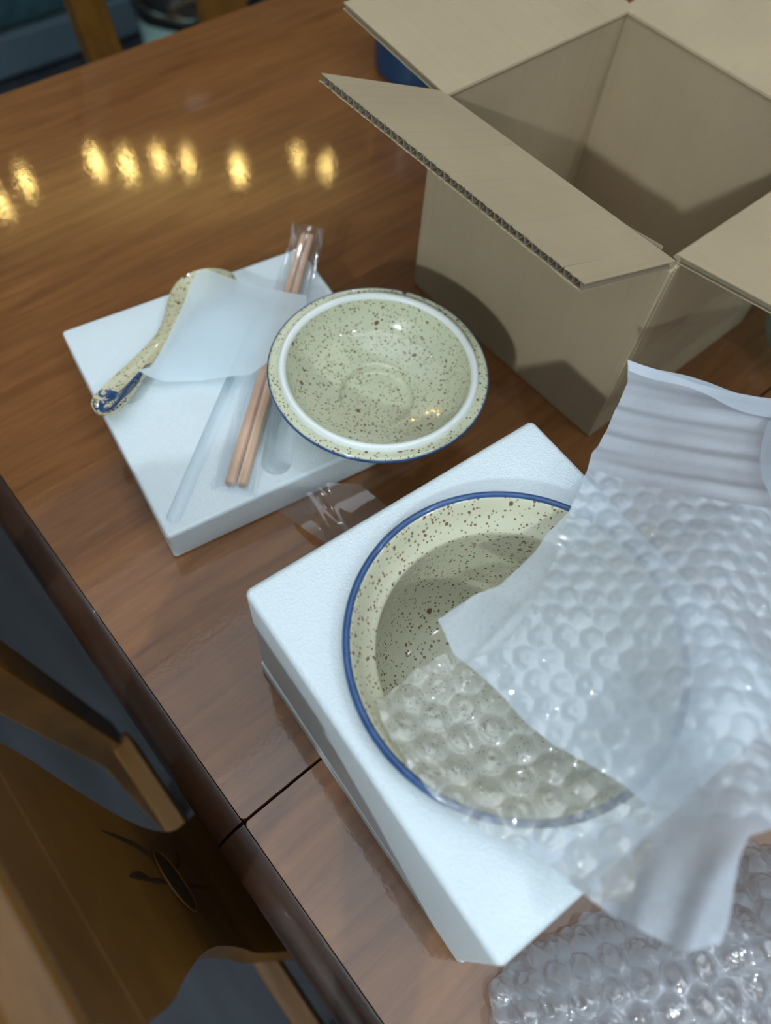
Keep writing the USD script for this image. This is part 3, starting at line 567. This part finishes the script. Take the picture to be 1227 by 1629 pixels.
for k in range(4): st.append(stroke([(0.17 + 0.035 * k, -0.20 - 0.17 * k), (0.20 + 0.03 * k, 0.02 - 0.12 * k), (0.25 + 0.02 * k, 0.22 - 0.06 * k)], 0.083))
for k in range(6): st.append(stroke([(0.05 + 0.045 * k, 0.68 + 0.04 * k), (0.03 + 0.045 * k, 0.90)], 0.068))
for c, r in (((0.085, -0.55), 0.055), ((0.24, -0.66), 0.045), ((0.13, -0.30), 0.035)): st.append(stroke([(c[0] + r * math.cos(a), c[1] + 5.0 * r * math.sin(a)) for a in np.linspace(0, 5.4, 9)], 0.060))
for k in range(3): st.append(stroke([(0.045 + 0.02 * k, -0.05 + 0.1 * k), (0.06 + 0.02 * k, 0.12 + 0.1 * k)], 0.105))
st.append(stroke([(0.46, 0.52), (0.56, 0.30), (0.70, 0.42), (0.74, 0.80)], 0.075)); st.append(stroke([(0.50, 0.90), (0.60, 0.66), (0.70, 0.86)], 0.068)); st.append(stroke([(0.48, 0.70), (0.58, 0.50), (0.67, 0.60)], 0.068))
obj('wave_print', cat(*st), print_blue, body, smooth=False, label='blue brushed wave print')

# ------------------------------------------------------------------ tissue over the spoon
tis = [(316, 431), (330, 430), (400, 454), (488, 468), (486, 500), (462, 535), (432, 570), (398, 596), (368, 600), (320, 607), (262, 606), (236, 597), (218, 587), (240, 584), (252, 566), (266, 540), (276, 515), (290, 485)]
def tw(v, Q): return 0.004 * (meshkit.fbm(v * 14, 2, 3) - 0.5) + 0.003 * np.sin((Q[:, 0] * 0.6 - Q[:, 1]) / 23.0)
obj('foam_tissue', sheet(tis, [(316, 431, .103), (400, 454, .098), (488, 468, .112), (462, 535, .108), (398, 596, .094), (320, 607, .076), (218, 587, .105), (262, 545, .098), (340, 500, .108), (400, 540, .106), (290, 480, .101), (300, 570, .088)], 3.0, wrinkle=tw), tissue_foam, smooth=True,
    label='thin white foam tissue folded over the spoon', cat='tissue')

# ------------------------------------------------------------------ tape between slab and block
tp = [(441, 812), (490, 785), (523, 768), (572, 770), (600, 792), (640, 826), (560, 880), (515, 862)]
def tpw(v, Q):
    d = (Q[:, 0] - 525) * 0.82 + (Q[:, 1] - 800) * -0.57
    return 0.006 * np.exp(-(d / 9) ** 2) * np.clip((850 - Q[:, 1]) / 60, 0, 1) + 0.004 * np.exp(-((d + 22) / 8) ** 2) + 0.003 * np.sin(Q[:, 1] / 17.0 + Q[:, 0] / 40)
obj('tape_strip', sheet(tp, [(441, 812, .006), (523, 768, .040), (572, 770, .040), (600, 800, .03), (640, 826, .03), (515, 862, .006), (560, 880, .012), (540, 815, .02)], 2.5, wrinkle=tpw), tape_film, smooth=True,
    label='wrinkled clear tape strip between the foam slab and block', cat='tape')

# ------------------------------------------------------------------ thin foam sheet and bubble wrap over the pot
fs_poly = [(1000, 570), (1050, 588), (1110, 607), (1227, 633), (1330, 660), (1400, 900), (1390, 1200), (1330, 1345), (1262, 1322), (1225, 1320), (1192, 1332), (1176, 1370), (1170, 1400), (1160, 1470), (1146, 1505), (1120, 1508), (1090, 1515), (1050, 1496), (1000, 1470), (945, 1437),
           (900, 1400), (850, 1360), (800, 1334), (860, 1322), (960, 1310), (1040, 1290), (990, 1247), (930, 1212), (880, 1185), (835, 1148), (800, 1108), (760, 1070), (722, 1040), (708, 1008), (697, 985), (725, 966), (760, 945), (795, 933), (825, 905), (850, 880), (870, 850), (905, 815), (922, 780), (935, 745), (942, 720), (962, 690), (975, 660), (990, 628), (1000, 605)]
zf = [(1000, 570, .335), (1000, 605, .325), (1110, 607, .34), (1227, 633, .325), (1330, 660, .27), (935, 745, .310), (1080, 760, .345), (1227, 800, .36), (1400, 900, .30), (905, 815, .308), (850, 880, .308), (697, 985, .296), (722, 1040, .290), (800, 1108, .296), (880, 1185, .303), (1000, 1000, .345), (900, 1000, .325),
      (1040, 1290, .335), (960, 1310, .310), (800, 1334, .285), (945, 1437, .315), (850, 1360, .292), (1050, 1496, .365), (1120, 1508, .385), (1160, 1470, .40), (1100, 1300, .37), (1176, 1370, .41), (1225, 1320, .41), (1330, 1345, .38), (1227, 1000, .378), (1390, 1200, .36), (1120, 1130, .385)]
def fsw(v, Q):
    a = (Q[:, 1] - 600) - 0.27 * (Q[:, 0] - 1000)                       # distance below the top edge
    rip = (np.sin(a / 6.5 + 1.3 * np.sin(Q[:, 0] / 90.0)) + 0.5 * np.sin(a / 3.7 + Q[:, 0] / 40.0)) * 0.0022 * np.clip(1.3 - np.abs(a - 80) / 130, 0, 1)
    b = Q[:, 0] + 0.35 * Q[:, 1]
    rip2 = np.sin(b / 15.0) * 0.0050 * np.clip((Q[:, 1] - 1330) / 80, 0, 1)
    c = (Q[:, 0] - 800) * 0.7 + (Q[:, 1] - 1000) * 0.7
    rip3 = 0.0030 * (1 - np.abs(np.sin(c / 22.0))) ** 3 * np.exp(-((Q[:, 0] - 770) / 90) ** 2)
    return rip + rip2 + rip3 + 0.014 * (meshkit.fbm(v * 9, 3, 11) - 0.5)
fsv = sheet(fs_poly, zf, 4.0, wrinkle=fsw)
fsh = thing('foam_sheet', (0.4, 0.05, HZ), 'crumpled thin white foam sheet draped over the pot, its edge curling upward', 'foam sheet')
obj('main_sheet', fsv, sheet_foam, fsh, smooth=True)
obj('folded_edge', sheet([(1000, 570), (1050, 588), (1110, 607), (1227, 633), (1330, 660), (1330, 700), (1227, 664), (1150, 640), (1090, 618), (1040, 602), (1002, 588)], [(x, y, z + .010) for x, y, z in zf], 2.5, wrinkle=lambda v, Q: 0.004 * np.sin(Q[:, 0] / 28.0)), sheet_foam, fsh, smooth=True)
obj('curled_corner', sheet([(1240, 655), (1222, 672), (1213, 700), (1209, 730), (1213, 762), (1228, 792), (1262, 812), (1330, 830), (1330, 680)], [(1240, 655, .335), (1213, 700, .365), (1209, 730, .37), (1213, 762, .375), (1262, 812, .375), (1330, 680, .32), (1330, 830, .36), (1270, 740, .415)], 2.5), sheet_foam, fsh, smooth=True)
up_poly = [(937, 746), (1050, 776), (1130, 792), (1227, 808), (1330, 830), (1400, 900), (1390, 1200), (1330, 1340), (1200, 1312), (1100, 1300), (1045, 1290), (990, 1246), (930, 1211), (880, 1184), (835, 1146), (800, 1106), (765, 1072), (742, 1052), (778, 1040), (812, 1018), (843, 972), (862, 930), (880, 895), (905, 817), (922, 782)]
haze(obj('bubble_wrap', sheet(up_poly, [(x, y, z + .007) for x, y, z in zf], 2.6, bubbles=(0.0240, 0.0112, 0.0028, 5, None), wrinkle=lambda v, Q: 0.014 * (meshkit.fbm(v * 9, 3, 11) - 0.5) + 0.006 * (meshkit.fbm(v * 30, 2, 4) - 0.5)), bubble_film, smooth=True,
    label='clear bubble wrap layer lying on the thin foam sheet above the pot', cat='bubble wrap'))
lo_poly = [(600, 1120), (628, 1095), (660, 1070), (692, 1050), (722, 1033), (760, 1020), (860, 1020), (1000, 1090), (1100, 1200), (1130, 1300), (1090, 1400), (1020, 1440), (945, 1437), (910, 1405), (850, 1362), (795, 1334), (750, 1312), (712, 1288), (680, 1258), (650, 1220), (625, 1180), (608, 1148)]
zl = [(600, 1120, .262), (660, 1070, .258), (722, 1033, .262), (800, 1100, .262), (612, 1160, .275), (650, 1220, .284), (712, 1288, .288), (800, 1310, .289), (900, 1300, .292), (795, 1334, .284), (945, 1437, .315), (850, 1362, .288), (1000, 1270, .310), (1000, 1100, .30), (1100, 1200, .335), (1090, 1400, .36), (780, 1200, .268), (860, 1230, .275)]
haze(obj('bubble_wrap', sheet(lo_poly, zl, 2.4, bubbles=(0.0318, 0.0150, 0.0080, 9, None), wrinkle=lambda v, Q: 0.010 * (meshkit.fbm(v * 12, 3, 21) - 0.5)), flap_film, smooth=True,
    label='clear bubble wrap flap covering the lower part of the pot and its rim', cat='bubble wrap'))

# ------------------------------------------------------------------ folded bubble wrap on the table at the bottom right
wr_poly = [(779, 1565), (800, 1548), (830, 1528), (862, 1503), (890, 1487), (930, 1466), (975, 1447), (1040, 1425), (1110, 1398), (1170, 1372), (1227, 1350), (1330, 1330), (1420, 1450), (1440, 1700), (1200, 1790), (900, 1760), (800, 1700), (786, 1630)]
zw = [(779, 1565, .010), (830, 1528, .012), (890, 1487, .016), (975, 1447, .02), (1110, 1398, .03), (1227, 1350, .02), (1330, 1330, .02), (850, 1570, .055), (900, 1540, .075), (1000, 1520, .10), (1100, 1480, .12), (1200, 1450, .13), (960, 1620, .11), (1100, 1580, .15), (1200, 1560, .16), (800, 1640, .03), (1300, 1500, .16), (1440, 1700, .05), (1200, 1790, .05), (900, 1760, .03), (800, 1700, .02)]
wrp = thing('bubble_wrap', at(1050, 1580, 0.0), 'crumpled clear bubble wrap bundle lying on the table at the bottom right', 'bubble wrap')
def ww(v, Q):
    k = np.clip((Q[:, 0] - 1050) / 150, 0, 1)
    return 0.020 * (meshkit.fbm(v * 11, 3, 31) - 0.5) + k * 0.014 * np.sin((Q[:, 0] * 0.3 - Q[:, 1]) / 20.0 + 4 * meshkit.noise(v * 8))
haze(obj('outer_layer', sheet(wr_poly, zw, 3.0, bubbles=(0.030, 0.0138, 0.0105, 15, None), wrinkle=ww), bubble_film_thick, wrp, smooth=True))
haze(obj('inner_layer', sheet(wr_poly, [(x, y, max(z * 0.62 - 0.002, 0.006)) for x, y, z in zw], 3.2, bubbles=(0.030, 0.0138, 0.0085, 25, None), wrinkle=lambda v, Q: 0.006 * (meshkit.fbm(v * 13, 3, 41) - 0.5)), bubble_film_thick, wrp, smooth=True))

# ------------------------------------------------------------------ glass jar at the right edge
gc = at(1284, 552, 0.0)
jr = thing('glass_jar', gc, 'cut clear glass jar beside the box at the right edge', 'jar')
gp = smooth_profile([(0, 0.004), (0.062, 0.004), (0.081, 0.014), (0.097, 0.048), (0.100, 0.075), (0.092, 0.098), (0.088, 0.112), (0.088, 0.20), (0.0885, 0.206), (0.0835, 0.206), (0.082, 0.12), (0.086, 0.095), (0.092, 0.075), (0.088, 0.05), (0.070, 0.022), (0, 0.018)], 4)
gm = lathe(gp, gc, 120); gv = np.array(gm.vertices) - gc
rr = np.hypot(gv[:, 0], gv[:, 1]); th = np.arctan2(gv[:, 1], gv[:, 0]); facet = 1 + 0.022 * np.abs(np.sin(th * 12)) * np.abs(np.cos(gv[:, 2] * 90)) * (gv[:, 2] < 0.1) * (rr > 0.075)
gv[:, :2] *= facet[:, None]
obj('body', (gv + gc, gm.faces), glass_mat, jr, smooth=25)

# ------------------------------------------------------------------ lamps of the room (out of the frame: their light and reflections are in it)
warm_glow = glow('warm_bulb', (1.0, 0.70, 0.22), 75.0)
kl = thing('ceiling_lamp', KEY, 'round white ceiling lamp beyond the near left corner of the room', 'lamp')
obj('canopy', lathe([(0, 0.17), (0.16, 0.17), (0.16, 0.20), (0, 0.20)], KEY, 32), lamp_body, kl)
first = None
for k, (px, py, e) in enumerate(WARM):
    q = at(px, py, 0.0); d = q - EYE; p = q + np.array([d[0], d[1], -d[2]]) * (ZC - 0.25)
    lab, grp = 'small warm yellow pendant bulb in the row over the far end of the room', 'row of warm pendant bulbs'
    if first is None:
        first = thing('pendant_bulb', p, lab, 'lamp', grp)
        bm = hull(np.vstack([p + BALL * 0.024 + np.array([0, 0, d]) for d in (-0.13, 0.05)]))
        obj('bulb', bm, warm_glow, first, smooth=60)
        obj('cord', tube([p + np.array([0, 0, 0.10]), p + np.array([0, 0, 0.25])], 0.012, 6), black_mat, first)
        obj('socket', lathe([(0, 0.06), (0.045, 0.06), (0.035, 0.13), (0, 0.13)], p, 16), black_mat, first)
    else:
        x = UsdGeom.Xform.Define(stage, '/World/' + numbered('/World', 'pendant_bulb')); x.AddTranslateOp().Set(Gf.Vec3d(*world(p).tolist())); x.AddScaleOp().Set(Gf.Vec3f(0.55 + 0.45 * e))
        x.GetPrim().GetReferences().AddInternalReference(first.GetPath()); x.GetPrim().SetInstanceable(True)
        mark(x.GetPrim(), lab, 'lamp', grp)
